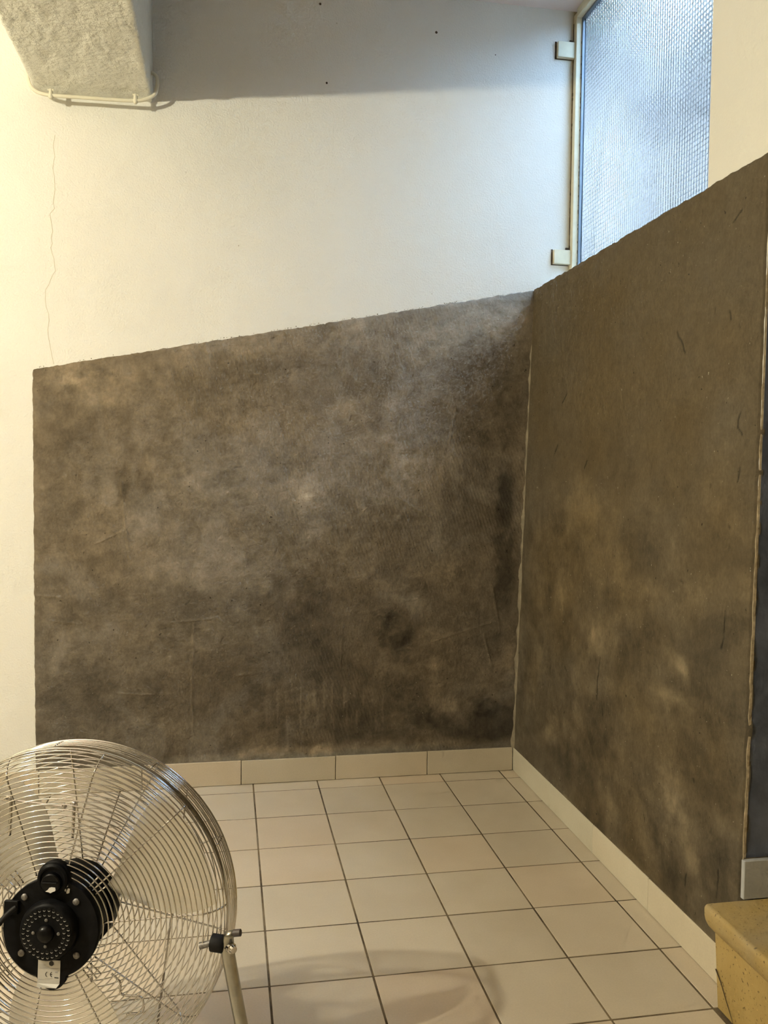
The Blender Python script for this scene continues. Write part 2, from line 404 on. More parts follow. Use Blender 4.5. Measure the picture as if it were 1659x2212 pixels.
BACK_SEAMS = [[(-0.951,1.366),(-0.939,1.329)],[(-1.194,0.942),(-1.186,0.845),(-1.170,0.705)],[(-1.270,0.755),(-1.183,0.796)],[(-0.982,0.512),(-0.988,0.290),(-0.982,0.146)],[(-1.048,0.513),(-0.910,0.525),(-0.893,0.510)],[(-1.448,0.604),(-1.370,0.596)],[(-1.396,0.525),(-1.311,0.515)],[(-0.031,0.605),(-0.008,0.484)],[(-0.059,0.454),(-0.031,0.347)],[(-0.229,0.436),(-0.036,0.492)],[(-0.551,0.304),(-0.553,0.185)],[(-1.205,0.301),(-1.103,0.294)],[(-0.856,0.343),(-0.804,0.349)],[(-0.349,0.898),(-0.242,0.832)],[(-0.164,1.187),(-0.185,1.069)],[(-0.523,0.495),(-0.529,0.362)]]

# ------------------------------------------------------------------ setting: floor
X0, X1, Y0, Y1, ZC = -2.9, 0.25, -4.2, 0.19, 2.46
SKX, SKY = 0.047, 0.065            # skirting faces on the side wall and on the back wall
T, G = 0.2, 0.0042                 # tile module, joint
floor = MB().box(X0, 1.4, Y0, Y1, -.10, -.0007).build('floor', M['grout'])
setp(floor, 'beige square ceramic tiles with dark joints', kind='structure')
def tile_mesh(x0, x1, y0, y1):
    b = MB().bbox(x0, x1, y0, y1, -.008, 0, .0005)
    me = bpy.data.meshes.new('floor_tile')
    me.from_pydata(b.v, [], b.f)
    me.update()
    me.materials.append(M['tile'])
    return me
full = tile_mesh(-T / 2 + G / 2, T / 2 - G / 2, -T / 2 + G / 2, T / 2 - G / 2)
cache = {}
for i in range(-12, 1):
    for j in range(-11, 1):
        xa, xb, ya, yb = i * T, (i + 1) * T, (j) * T, (j + 1) * T
        # column i=0 and row j=0 are the cut tiles against the walls
        x_hi = min(xb - G / 2, SKX + .006) if i == 0 else xb - G / 2
        y_hi = min(yb - G / 2, SKY + .006) if j == 0 else yb - G / 2
        cx, cy = xa + T / 2, ya + T / 2
        if i == 0 or j == 0:
            key = (i == 0, j == 0)
            if key not in cache:
                cache[key] = tile_mesh(-T / 2 + G / 2, x_hi - cx, -T / 2 + G / 2, y_hi - cy)
            me = cache[key]
        else:
            me = full
        if i == 0 and ya < -1.25: continue
        o = bpy.data.objects.new('floor_tile', me)
        COL.objects.link(o)
        o.location = (cx, cy, random.uniform(-.0003, .0003))
        o.rotation_euler = (random.uniform(-.0012, .0012), random.uniform(-.0012, .0012), random.uniform(-.002, .002))
        o.parent = floor
# the floor behind the camera: one slab of the same tiling
rest = MB()
rest.box(X0, -12 * T - G / 2, Y0, SKY, -.008, 0)
rest.box(-12 * T + G / 2, 0, Y0, -11 * T - G / 2, -.008, 0)
rest.build('tile_field', M['tile'], floor)

# ------------------------------------------------------------------ setting: back wall
PY = .073                           # painted face
wall_back = MB().box(X0 - .1, .25, PY, PY + .12, -.1, ZC + .1).build('wall_back', M['paint_back'])
setp(wall_back, 'rough white painted wall above a bare cement dado', kind='structure')

def ztop_back(x):                   # the dado's upper edge climbs towards the window corner
    return 1.2704 + (x + 1.4417) / (0.0915 + 1.4417) * (1.5716 - 1.2704)
# grid of the dado, 4 mm cells
XL, XR = -1.4455, .098
nx, nz = 512, 500
s = np.linspace(0, 1, nx)[None, :] * np.ones((nz, 1))
t = np.linspace(0, 1, nz)[:, None] * np.ones((1, nx))
U = XL + (XR - XL) * s
U = U + (1 - s) ** 40 * .0022 * fbm(t * 60, s * 3, 3, 4)
ZT = ztop_back(U) + .0035 * fbm(U * 46, U * 0 + 2.0, 4, 9)
V = .070 + (ZT - .070) * t
low = fbm(U * 2.1, V * 2.1, 3, 21)
mott = fbm(U * 7, V * 7, 4, 22)
wu, wv = .10 * fbm(U * 6, V * 6, 3, 81), .10 * fbm(U * 6, V * 6, 3, 82)
patch = sig(9 * (fbm((U + wu) * 3.4, (V + wv) * 3.0, 4, 83)))
patch2 = sig(14 * (fbm((U + wu) * 8.5, (V + wv) * 7.0, 5, 84) - .20))
patch3 = sig(10 * (fbm((U + .3 * wu) * 24, (V + .3 * wv) * 19, 4, 88) - .05))
fine = fbm(U * 45, V * 45, 4, 85) + .6 * fbm((U + .2 * V) * 22, (V - .2 * U) * 90, 3, 86) * sig(10 * fbm(U * 4, V * 4, 2, 87))
mid_ = fbm(U * 16 + 2 * mott, V * 16, 3, 24)
strk = fbm((U * .95 + V * .3) * 7, (V * .95 - U * .3) * 26, 3, 23)
comb = np.sin((U * .94 + V * .34) * 620 + 3 * fbm(U * 8, V * 8, 2, 30)) * np.clip(fbm(U * 3, V * 3, 2, 31) * 2.2, 0, 1)
m = stains(U, V, BACK_STAINS_GLOW) * (1 + .14 * mott + .09 * strk + .15 * mid_ + .10 * (patch - .5) + .26 * (patch2 - .3) + .15 * (patch3 - .5) + .15 * fine)
wet = np.clip((.80 - V) / .75, 0, 1)
m = m * (1 - .32 * wet)
band_ = np.exp(-np.power(np.clip((V - .074) / (.022 + .020 * fbm(U * 11, U * 0, 3, 45)), 0, 9), 4))
seam = np.zeros_like(U)
for pl in BACK_SEAMS:
    seam = np.maximum(seam, np.exp(-(seg_dist(U, V, pl) / .0034) ** 2))
vstreak = np.clip(fbm(U * 95, V * 7, 2, 40), 0, 1) * np.exp(-((U + .58) / .16) ** 2 - ((V - .21) / .09) ** 2)
dk, lt = nicks(U, V, -1.42, .05, .1, 1.5, 210, 5, .003, .022, .5)
m = m * (1 + .10 * seam) * (1 + 1.6 * vstreak) * (1 - .45 * dk) * (1 + .55 * lt)
warm = np.array([.178, .140, .092])
grey = np.array([.172, .146, .112])
k = np.clip(.40 + .8 * low + .35 * mott + .6 * patch2, 0, 1)[..., None]
C = (warm * (1 - k) + grey * k) * m[..., None]
bk_ = np.clip(band_ * (.35 + .65 * np.exp(-((U + .55) / .26) ** 2)), 0, 1)[..., None] * .8
C = C * (1 - bk_) + np.array([.25, .23, .185]) * (.85 + .3 * mid_)[..., None] * bk_
dep = .0016 * low + .0010 * strk + .0007 * mott + .0019 * seam + .0005 * comb + .0011 * fine + .0012 * mid_ + .0005 * (patch2 - .5) - .0010 * dk + .0010 * lt
edge = np.minimum.reduce([np.clip((1 - t) / .012, 0, 1), np.clip(s / .010, 0, 1)])
Yf = SKY + .0035 - dep + (1 - np.sqrt(edge)) * .0045
P = np.stack([U, Yf, V], -1)
P[-1, :, 1] = PY + .004
P[:, 0, 1] = PY + .004
P = P[:, :, :]
dado = grid_mesh('cement_render', P[:, ::1], C, M['render_back'], wall_back)
setp(dado, 'dark grey-brown bare cement render, damp and stained near the floor')

# crumbs of mortar stuck along the dado's upper edge
cb = MB()
for _ in range(90):
    x = random.uniform(-1.43, .05)
    if random.random() < .45: x = random.uniform(-.75, -.15)
    z = ztop_back(x) + random.uniform(-.001, .0028)
    r = random.uniform(.0007, .0018)
    pts = [(x + r * random.uniform(.7, 1.4) * dx, PY - r * .5 + r * .9 * dy, z + r * random.uniform(.7, 1.4) * dz)
           for dx, dy, dz in ((1, 0, 0), (-1, 0, 0), (0, 1, 0), (0, -1, 0), (0, 0, 1), (0, 0, -1))]
    cb.add(pts, [(0, 2, 4), (2, 1, 4), (1, 3, 4), (3, 0, 4), (2, 0, 5), (1, 2, 5), (3, 1, 5), (0, 3, 5)])
crumbs = cb.build('mortar_crumbs', M['fillet'], wall_back)
setp(crumbs, kind='stuff')

# hairline crack and small marks in the paint
def ribbon(path, w, y):
    b = MB()
    for (x, z), (x2, z2) in zip(path[:-1], path[1:]):
        d = Vector((x2 - x, 0, z2 - z)); L = d.length
        n = Vector((-d.z, 0, d.x)) / L * w / 2
        p = [Vector((x, y, z)) + n, Vector((x, y, z)) - n, Vector((x2, y, z2)) - n, Vector((x2, y, z2)) + n]
        b.add(p + [q + Vector((0, .002, 0)) for q in p], [(0, 1, 2, 3), (7, 6, 5, 4), (0, 4, 5, 1), (1, 5, 6, 2), (2, 6, 7, 3), (3, 7, 4, 0)])
    return b
crk = [(-1.376, 1.945), (-1.381, 1.915), (-1.377, 1.885), (-1.383, 1.85), (-1.379, 1.83), (-1.377, 1.79), (-1.382, 1.755), (-1.379, 1.735), (-1.391, 1.72),
       (-1.389, 1.70), (-1.384, 1.67), (-1.389, 1.65), (-1.385, 1.635), (-1.390, 1.622), (-1.386, 1.605), (-1.381, 1.59), (-1.380, 1.57), (-1.377, 1.556),
       (-1.384, 1.545), (-1.391, 1.53), (-1.396, 1.515), (-1.405, 1.50), (-1.406, 1.47), (-1.404, 1.45), (-1.397, 1.43), (-1.396, 1.41), (-1.400, 1.385),
       (-1.399, 1.37), (-1.395, 1.345), (-1.390, 1.315), (-1.384, 1.285)]
ribbon(crk, .0009, PY - .0004).build('crack', M['crack'], wall_back)
for (x, z, r) in ((-.607, 2.398, .0045), (-.243, 2.35, .005), (-.585, 2.165, .004), (-.05, 2.30, .002)):
    MB().lathe([(.0002, -.0012), (r * .7, -.001), (r, .001)], 9, (x, PY, z)).build('nail_hole', M['rust'], wall_back)

# ------------------------------------------------------------------ setting: side wall (low wall + the pier past the window)
XB = .047
LEAN = .0445 / 1.57
xw = lambda z: XB + LEAN * z        # the rendered face leans outward a little
ye = lambda z: -1.192 + .026 * z    # its outer corner
wr = MB()
wr.add([(xw(0) + .006, PY, -.1), (.25, PY, -.1), (.25, PY, 1.566), (xw(1.566) + .006, PY, 1.566),
        (xw(0) + .006, ye(0), -.1), (.25, ye(0), -.1), (.25, ye(1.566), 1.566), (xw(1.566) + .006, ye(1.566), 1.566)],
       [(0, 1, 2, 3), (7, 6, 5, 4), (0, 4, 5, 1), (3, 2, 6, 7), (0, 3, 7, 4), (1, 5, 6, 2)])
wr.box(xw(1.57) + .0055, .25, ye(1.57), -.940, 1.560, ZC + .1)
wall_right = wr.build('wall_right', M['paint'])
setp(wall_right, 'low side wall with bare cement render under a window, white pier beside it', kind='structure')
ny, nz2 = 420, 500
s = np.linspace(0, 1, ny)[None, :] * np.ones((nz2, 1))
t = np.linspace(0, 1, nz2)[:, None] * np.ones((1, ny))
V = .072 + (1.5745 - .072) * t
yend = -1.192 + .026 * V
U = .074 + (yend - .074) * s
V = V + t ** 60 * .004 * fbm(U * 40, U * 0, 4, 50)
U = U - s ** 60 * .003 * fbm(V * 40, V * 0 + 3, 4, 51)
low = fbm(U * 2.3, V * 2.0, 3, 61)
mott = fbm(U * 5, V * 6, 4, 62)
vert = fbm(U * 18, V * 7, 3, 63)
m = stains(U, V, RIGHT_STAINS)
lowz = np.clip((.85 - V) / .5, 0, 1)
wu, wv = .08 * fbm(U * 6, V * 6, 3, 91), .08 * fbm(U * 6, V * 6, 3, 92)
patch2 = sig(10 * (fbm((U + wu) * 6.5, (V + wv) * 7.5, 4, 94) - .10))
patch3 = sig(10 * (fbm((U + .3 * wu) * 15, (V + .3 * wv) * 19, 4, 97) - .05))
midz = np.clip((1.15 - V) / .4, 0, 1)
fine = fbm(U * 30, V * 40, 4, 95)
dk, lt = nicks(U, V, -1.17, .05, .1, 1.55, 150, 6, .002, .014, 1.4)
m = m * (1 + (.05 + .12 * lowz) * mott + .06 * lowz * vert + (.04 + .24 * midz) * (patch2 - .5) + (.03 + .22 * midz) * (patch3 - .5) + (.05 + .12 * lowz) * fine) * (1 - .5 * dk) * (1 + .3 * lt)
crack = np.zeros_like(U)
for pl in RIGHT_CRACKS:
    w = .0022 + .0012 * fbm(U * 60, V * 60, 2, 65)
    crack = np.maximum(crack, np.exp(-(seg_dist(U + .004 * fbm(U * 50, V * 50, 2, 66), V, pl) / w) ** 2))
m = m * (1 - .72 * crack)
warm = np.array([.118, .088, .046])
grey = np.array([.116, .097, .068])
k = np.clip(.30 + .6 * low + .5 * mott + .35 * lowz, 0, 1)[..., None]
C = (warm * (1 - k) + grey * k) * m[..., None]
dep = .0012 * low + .0006 * mott + .0004 * vert * lowz - .0010 * crack + .0004 * fine * lowz - .0008 * dk
edge = np.minimum(np.clip((1 - t) / .010, 0, 1), np.clip((1 - s) / .012, 0, 1))
Xf = XB + LEAN * V - dep + (1 - np.sqrt(edge)) * .004
P = np.stack([Xf, U, V], -1)
P[-1, :, 0] = .12
P[:, -1, 0] = Xf[:, -1] + .010
dado_r = grid_mesh('cement_render', P, C, M['render_right'], wall_right)
setp(dado_r, 'smoother olive-brown bare cement render with fine cracks')
# coved mortar strip in the inner corner
fl = MB()
N = 60
for i in range(N + 1):
    z = .075 + (1.555 - .075) * i / N
    a = .020 + .004 * math.sin(i * 1.7) + .003 * math.sin(i * .63 + 1)
    a *= 1 - .55 * (i / N) ** 3
    xc, yc = xw(z), SKY + .004
    for q in range(6):
        th = q / 5 * PI / 2
        fl.v.append((xc + .003 - a * (1 - math.sin(th)), yc + .003 - a * (1 - math.cos(th)), z))
for i in range(N):
    for q in range(5):
        fl.f.append((i * 6 + q, i * 6 + q + 1, i * 6 + 7 + q, i * 6 + 6 + q))
setp(fl.build('corner_fillet', M['fillet'], wall_right, 180), 'paler mortar strip down the inner corner')
# chipped plaster along the outer corner
ce = MB()
N = 150
for i in range(N + 1):
    z = .20 + (1.56 - .20) * i / N
    w = max(-.0012, -.0006 + .0040 * (vnoise(np.array(z * 30.), np.array(3.3)) - .45) + .0006 * random.uniform(-1, 1))
    x, y = xw(z) + .0075, ye(z) + .0005
    ce.v += [(x - .0010 - w * .3, y + .003, z), (x - .0016 - w, y - .0008 - w, z), (x + .0012 + w, y - .0012 - w, z), (x + .004, y - .001, z)]
for i in range(N):
    for q in range(3):
        ce.f.append((i * 4 + q, i * 4 + 4 + q, i * 4 + 5 + q, i * 4 + 1 + q))
setp(ce.build('chipped_edge', M['chalk'], wall_right), 'pale chipped plaster along the outer corner')

# ------------------------------------------------------------------ setting: wall of the stair, other walls, ceiling
ws = MB()
ws.add([(xw(0) + .010, ye(0) - .0015, -.1), (1.4, ye(0) - .0015, -.1), (1.4, ye(1.57) - .0015, 1.57), (xw(1.57) + .010, ye(1.57) - .0015, 1.57),
        (xw(0) + .012, -1.06, -.1), (1.4, -1.06, -.1), (1.4, -1.06, 1.57), (xw(1.57) + .012, -1.06, 1.57)],
       [(0, 1, 2, 3), (7, 6, 5, 4), (0, 4, 5, 1), (3, 2, 6, 7), (0, 3, 7, 4), (1, 5, 6, 2)])
wall_stair = ws.build('wall_stair', M['darkwall'])
setp(wall_stair, 'dark blue-grey cement wall beside the step', kind='structure')
MB().box(.255, 1.4, -1.148, -1.06, 1.57, ZC + .1).build('upper_wall', M['paint'], wall_stair)
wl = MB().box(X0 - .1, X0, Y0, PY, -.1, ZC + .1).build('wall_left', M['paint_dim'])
setp(wl, 'plain unseen wall, darkened to cut bounce light', kind='structure')
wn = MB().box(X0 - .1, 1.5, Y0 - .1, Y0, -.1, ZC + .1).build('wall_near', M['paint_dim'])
setp(wn, 'plain unseen wall, darkened to cut bounce light', kind='structure')
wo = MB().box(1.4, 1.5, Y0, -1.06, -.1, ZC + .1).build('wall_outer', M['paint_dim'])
setp(wo, 'plain unseen wall, darkened to cut bounce light', kind='structure')
ceil = MB()
ceil.box(X0 - .1, .30, Y0 - .1, Y1 + .01, ZC, ZC + .12)
ceil.box(.30, 1.5, Y0 - .1, -1.06, ZC, ZC + .12)
ceil = ceil.build('ceiling', M['paint_pink'])
setp(ceil, 'pale pinkish painted ceiling', kind='structure')

# ------------------------------------------------------------------ skirting tiles
bb = MB().box(-2.88, SKX + .012, SKY + .006, PY + .004, 0, .0735).build('baseboard_back', M['grout'])
setp(bb, 'cream ceramic skirting tiles', kind='structure')
xs = [SKX - .0015, -.2432, -.5416, -.8372, -1.136, -1.434, -1.733, -2.03, -2.33, -2.63, -2.87]
for a, b in zip(xs[:-1], xs[1:]):
    t_ = MB().bbox(b + .0012, a - .0008, SKY, SKY + .007, .0012, .0755 + random.uniform(0, .0015), .0012).build('skirting_tile', M['skirt_shaded'], bb)
br = MB().box(SKX + .005, SKX + .010, -1.185, SKY + .008, 0, .0735).build('baseboard_right', M['grout'])
setp(br, 'cream ceramic skirting tiles', kind='structure')
ys = [SKY + .006, -.262, -.56, -.857, -1.155, -1.188]
for a, b in zip(ys[:-1], ys[1:]):
    MB().bbox(SKX, SKX + .007, b + .0010, a - .0006, .0012, .0755 + random.uniform(0, .0012), .0012).build('skirting_tile', M['skirt'], br)
bs_ = MB().box(.060, .270, -1.196, -1.188, .20, .272).build('baseboard_stair', M['grout'])
setp(bs_, 'white ceramic skirting above the step', kind='structure')
for a, b in ((.052, .27),):
    MB().bbox(a, b, -1.203, -1.193, .2005, .273, .0012).build('skirting_tile', M['skirt_white'], bs_)

# ------------------------------------------------------------------ ceiling beam with cable
def beam_mesh():
    bx0, bx1, bz = -1.431, -1.101, 2.062
    na, nb = 56, 210
    Ys = np.linspace(PY + .004, Y0 + .02, nb)
    rows = []
    prof = []
    r = .016
    for q in np.linspace(ZC + .02, bz + r, 16): prof.append((bx0, q))
    for a in np.linspace(0, PI / 2, 5)[1:]: prof.append((bx0 + r - r * math.cos(a), bz + r - r * math.sin(a)))
    for q in np.linspace(bx0 + r, bx1 - r * .4, 40)[1:]: prof.append((q, bz))
    for a in np.linspace(0, PI / 2, 4)[1:]: prof.append((bx1 - r * .4 + r * .4 * math.sin(a), bz + r * .4 - r * .4 * math.cos(a)))
    for q in np.linspace(bz + r * .4, ZC + .02, 16)[1:]: prof.append((bx1, q))
    prof = np.array(prof)
    n = len(prof)
    P = np.zeros((nb, n, 3))
    P[:, :, 0] = prof[None, :, 0]
    P[:, :, 2] = prof[None, :, 1]
    P[:, :, 1] = Ys[:, None]
    arc = np.cumsum(np.concatenate([[0], np.hypot(*np.diff(prof, axis=0).T)]))
    A, B = np.meshgrid(arc, Ys)
    d = .0030 * fbm(A * 18, B * 18, 3, 70) + .0022 * fbm(A * 60, B * 60, 3, 71)
    d[:, arc > arc[-1] - .40] *= .5
    nrm = np.gradient(prof, axis=0)
    nrm = np.stack([-nrm[:, 1], nrm[:, 0]], -1)
    nrm /= np.linalg.norm(nrm, axis=1)[:, None]
    P[:, :, 0] += d * nrm[None, :, 0]
    P[:, :, 2] += d * nrm[None, :, 1]
    return grid_mesh('ceiling_beam', P, np.full(P.shape, .7), M['beam'], None)
beam = beam_mesh()
setp(beam, 'rough plastered ceiling beam meeting the white back wall', 'beam', kind='structure')

cab = empty('cable', (-1.26, .035, 2.046))
setp(cab, 'thin cream painted cable clipped under the ceiling beam', 'cable')
CXF = lambda p: (p[0] + 1.26, p[1] - .035, p[2] - 2.046)
def smooth_path(pts, n=8):
    P = [Vector(p) for p in pts]
    out = []
    for i in range(len(P) - 1):
        p0, p1, p2, p3 = P[max(i - 1, 0)], P[i], P[i + 1], P[min(i + 2, len(P) - 1)]
        for k in range(n):
            t = k / n
            out.append(.5 * ((2 * p1) + (p2 - p0) * t + (2 * p0 - 5 * p1 + 4 * p2 - p3) * t * t + (3 * p1 - p0 - 3 * p2 + p3) * t ** 3))
    out.append(P[-1])
    return out
cp = [(-1.441, .030, 2.19), (-1.440, .028, 2.10), (-1.434, .022, 2.065), (-1.413, .018, 2.042), (-1.373, .016, 2.035), (-1.298, .016, 2.036), (-1.218, .016, 2.037),
      (-1.153, .016, 2.039), (-1.120, .016, 2.045), (-1.093, .016, 2.060), (-1.084, .016, 2.084), (-1.084, .018, 2.109), (-1.092, .022, 2.122), (-1.103, .026, 2.126)]
CY_ = .016
MB(CXF).tube(smooth_path(cp), .0052, 8).build('cable_run', M['cable'], cab, 180)
for (x, z) in ((-1.376, 2.034), (-1.144, 2.040)):
    c = MB(CXF)
    c.tube([(x, CY_, z - .009), (x, CY_, z - .004), (x, CY_, z + .018)], [.0042, .0078, .0042], 8)
    c.lathe([(.0065, -.003), (.008, 0), (.0065, .003)], 10, (x, CY_, z))
    c.tube([(x - .008, CY_, z + .016), (x + .008, CY_, z + .016)], .0034, 6)
    c.build('clip', M['cable'], cab, 60)

# ------------------------------------------------------------------ window
win = empty('window_1', (.235, -.45, 1.6))
setp(win, 'tall obscured glass window in a cream metal frame beside the back wall', kind='structure')
WXF = lambda p: (p[0] - .235, p[1] + .45, p[2] - 1.6)
ZW0, ZW1, YW0, YW1 = 1.585, 2.447, -1.02, PY
MB(WXF).bbox(.2105, .2285, .050, PY + .002, ZW0, ZW1, .0012).build('frame_stile', M['frame'], win)
MB(WXF).bbox(.2105, .2285, YW0, .0498, ZW1 - .016, ZW1 + .012, .0012).build('frame_rail', M['frame'], win)
MB(WXF).bbox(.2105, .2285, YW0, .0455, ZW0 - .02, ZW0 + .012, .0015).build('frame_rail', M['frame'], win)
MB(WXF).bbox(.2105, .2285, YW0 - .02, YW0 + .0005, ZW0, ZW1, .0015).build('frame_stile', M['frame'], win)
MB(WXF).box(.2286, .2440, .0440, PY, ZW0 + .012, ZW1 - .012).build('glazing_bead', M['gasket'], win)
MB(WXF).box(.2286, .2440, YW0, .0440, ZW1 - .022, ZW1).build('glazing_bead', M['gasket'], win)
for (za, zb) in ((2.308, 2.357), (1.656, 1.701)):
    bk = MB(WXF).bbox(.153, .2105, .058, PY + .001, za, zb, .001).build('bracket', M['frame'], win)
    setp(bk, 'small painted fixing lug on the wall')
    dr = MB(WXF)
    dr.box(.1475, .1532, PY - .0012, PY + .001, za - .002, zb + .003)
    dr.box(.1475, .206, PY - .0012, PY + .001, za - .0028, za)
    dr.box(.196, .206, PY - .004, PY + .001, zb, zb + .010)
    dr.build('dirt_line', M['rust'], bk)
dl = MB(WXF)
for _ in range(26):
    z = random.uniform(1.6, 2.42); h = random.uniform(.004, .022)
    dl.box(.2082, .2108, PY - random.uniform(.001, .004), PY + .001, z, z + h)
dl.box(.2088, .2108, PY - .002, PY + .001, 1.66, 2.42)
setp(dl.build('dirt_line', M['rust'], win), kind='stuff')
fk = MB(WXF)
for _ in range(40):
    z = random.uniform(1.62, 2.42); h = random.uniform(.002, .008)
    fk.box(.2270, .2284, .0492, .0502, z, z + h)
setp(fk.build('paint_flakes', M['rust'], win), kind='stuff')

def m_glass():
    m, nt, bs = nm('ribbed_obscured_glass')
    tc = nt.nodes.new('ShaderNodeTexCoord')
    sep = nt.nodes.new('ShaderNodeSeparateXYZ')
    nt.links.new(tc.outputs['Object'], sep.inputs[0])
    def wave(out, pitch):
        a = node(nt, 'ShaderNodeMath', operation='MULTIPLY'); a.inputs[1].default_value = 2 * PI / pitch
        nt.links.new(out, a.inputs[0])
        b = node(nt, 'ShaderNodeMath', operation='SINE'); nt.links.new(a.outputs[0], b.inputs[0])
        return b.outputs[0]
    wy, wz = wave(sep.outputs[1], .0125), wave(sep.outputs[2], .0125)
    b1 = node(nt, 'ShaderNodeBump', Strength=.55, Distance=.0012); nt.links.new(wy, b1.inputs['Height'])
    b2 = node(nt, 'ShaderNodeBump', Strength=.35, Distance=.0010); nt.links.new(wz, b2.inputs['Height']); nt.links.new(b1.outputs[0], b2.inputs['Normal'])
    nz_ = noise(nt, tc.outputs['Object'], 30, 3)
    b3 = node(nt, 'ShaderNodeBump', Strength=.3, Distance=.003); nt.links.new(nz_, b3.inputs['Height']); nt.links.new(b2.outputs[0], b3.inputs['Normal'])
    rf = node(nt, 'ShaderNodeBsdfRefraction', Roughness=.09, IOR=1.12); rf.inputs['Color'].default_value = (.90, .95, 1, 1)
    gl = node(nt, 'ShaderNodeBsdfGlossy', Roughness=.05); gl.inputs['Color'].default_value = (1, 1, 1, 1)
    tr = node(nt, 'ShaderNodeBsdfTranslucent'); tr.inputs['Color'].default_value = (.80, .88, .95, 1)
    tp = node(nt, 'ShaderNodeBsdfTransparent'); tp.inputs['Color'].default_value = (.9, .95, 1, 1)
    for n_ in (rf, gl, tr): nt.links.new(b3.outputs[0], n_.inputs['Normal'])
    def mx(a, b, f):
        n_ = nt.nodes.new('ShaderNodeMixShader'); n_.inputs[0].default_value = f
        nt.links.new(a, n_.inputs[1]); nt.links.new(b, n_.inputs[2]); return n_.outputs[0]
    o = mx(rf.outputs[0], tr.outputs[0], .0)
    o = mx(o, tp.outputs[0], .30)
    o = mx(o, gl.outputs[0], .08)
    nt.links.new(o, nt.nodes['Material Output'].inputs['Surface'])
    nt.nodes.remove(bs)
    return m
M['glass'] = m_glass()
pane = MB(WXF)
pane.box(.236, .2415, YW0, .0440, ZW0, ZW1 - .018)
pane = pane.build('pane', M['glass'], win)
M['wire'] = simple('glass_wire', (.30, .34, .38), .5, .3)
wm = MB(WXF)
p_ = .0127
y = YW0 + .004
while y < .035:
    wm.box(.2384, .2390, y - .0003, y + .0003, ZW0, ZW1 - .022); y += p_
z = ZW0 + .004
while z < ZW1 - .024:
    wm.box(.2384, .2390, YW0, .036, z - .0003, z + .0003); z += p_
setp(wm.build('wire_mesh', M['wire'], pane), kind='stuff')

# invented yard: soft shapes behind the obscured glass, and walls that shape the daylight
M['ground_out'] = simple('outdoor_paving', (.06, .055, .05), .9, var=.15, vscale=6)  # kept dark so little daylight bounces up to the ceiling
og = MB().box(.25, 2.6, -1.05, 2.8, 1.40, 1.52).build('ground_outside', M['ground_out'])
setp(og, 'outdoor ground beyond the window, darkened to cut upward bounce light', kind='structure')
M['leaf'] = simple('dark_leaf', (.03, .05, .028), .6, var=.4, vscale=8)
M['bark'] = simple('dark_bark', (.05, .045, .04), .9, var=.3, vscale=12)
M['house'] = simple('grey_house_render', (.32, .26, .21), .9, var=.12, vscale=3, bmp=(40, .01, .4))  # tone sets how bright the pane looks from inside
hw = MB().box(.3, 2.6, 2.6, 2.8, 1.4, 4.4).build('wall_outside', M['house'])
hs = MB().box(2.4, 2.6, .6, 2.599, 1.4, 4.0).build('wall_yard', M['house'])
setp(hs, 'added grey side wall outside, toned for the glow through the glass', kind='structure')
setp(hw, 'added grey outdoor wall, toned for its blurred glow through the glass', kind='structure')
M['stone'] = simple('daylight_block_stone', (.055, .05, .045), .95, var=.3, vscale=5, bmp=(30, .01, .5))
hd_ = MB().box(2.4, 2.6, -1.05, .6, 1.4, 4.0).box(1.505, 2.6, -1.25, -1.051, 1.4, 2.75).box(.1, .3, -1.05, 2.8, 2.585, 4.4).box(.251, .3, .2, 2.6, 1.4, 2.585).build('wall_daylight_block', M['stone'])  # dark walls added to keep low daylight off the back wall
setp(hd_, 'added dark walls outside that block stray daylight', kind='structure')
shrub = empty('climbing_plant', (1.65, 2.30, 1.52))
setp(shrub, 'dark green climbing plant showing as a blur high behind the glass', 'plant')
def leaves(name, cx, cy, cz, rx, ry, rz_, n, seed, size):
    rnd = random.Random(seed)
    b = MB()
    for _ in range(n):
        d = Vector((rnd.gauss(0, 1), rnd.gauss(0, 1), rnd.gauss(0, 1))).normalized() * rnd.uniform(.05, 1) ** .5
        c = Vector((cx + d.x * rx, cy + d.y * ry, cz + d.z * rz_))
        a = Vector((rnd.uniform(-1, 1), rnd.uniform(-1, 1), rnd.uniform(-1, 1))).normalized() * size
        e = a.orthogonal().normalized() * size * .45
        k_ = a.cross(e).normalized() * size * .12
        b.add([c - a, c + e + k_, c + a, c - e + k_], [(0, 1, 2), (0, 2, 3)])
    return b.build(name, M['leaf'], shrub)
leaves('foliage', 0, 0, 2.28, .55, .14, .36, 1000, 5, .09)
stem = MB()
stem.tube([(-.35, .15, 0), (-.32, .15, .9), (-.25, .14, 1.7), (0, .1, 2.2)], [.02, .018, .015, .008], 8)
stem.build('stem', M['bark'], shrub, 60)
trunk = empty('forked_trunk', (1.0, .28, 1.52))
setp(trunk, 'dark forked trunk showing as a grey streak behind the obscured glass', 'tree')
tk = MB()
tk.tube([(.02, .02, 0), (0, -.02, .45), (0, -.05, .72), (0, -.07, .86), (0, -.13, .96), (0, -.25, 1.05), (0, -.42, 1.13), (0, -.65, 1.22)], [.10, .09, .085, .08, .07, .065, .06, .05], 10)
tk.build('trunk', M['bark'], trunk, 60)
bh = MB()
bh.tube([(0, -.03, .62), (.02, .10, .80), (.05, .30, .92), (.10, .55, 1.02)], [.06, .055, .045, .03], 8)
bh.build('branch', M['bark'], trunk, 60)

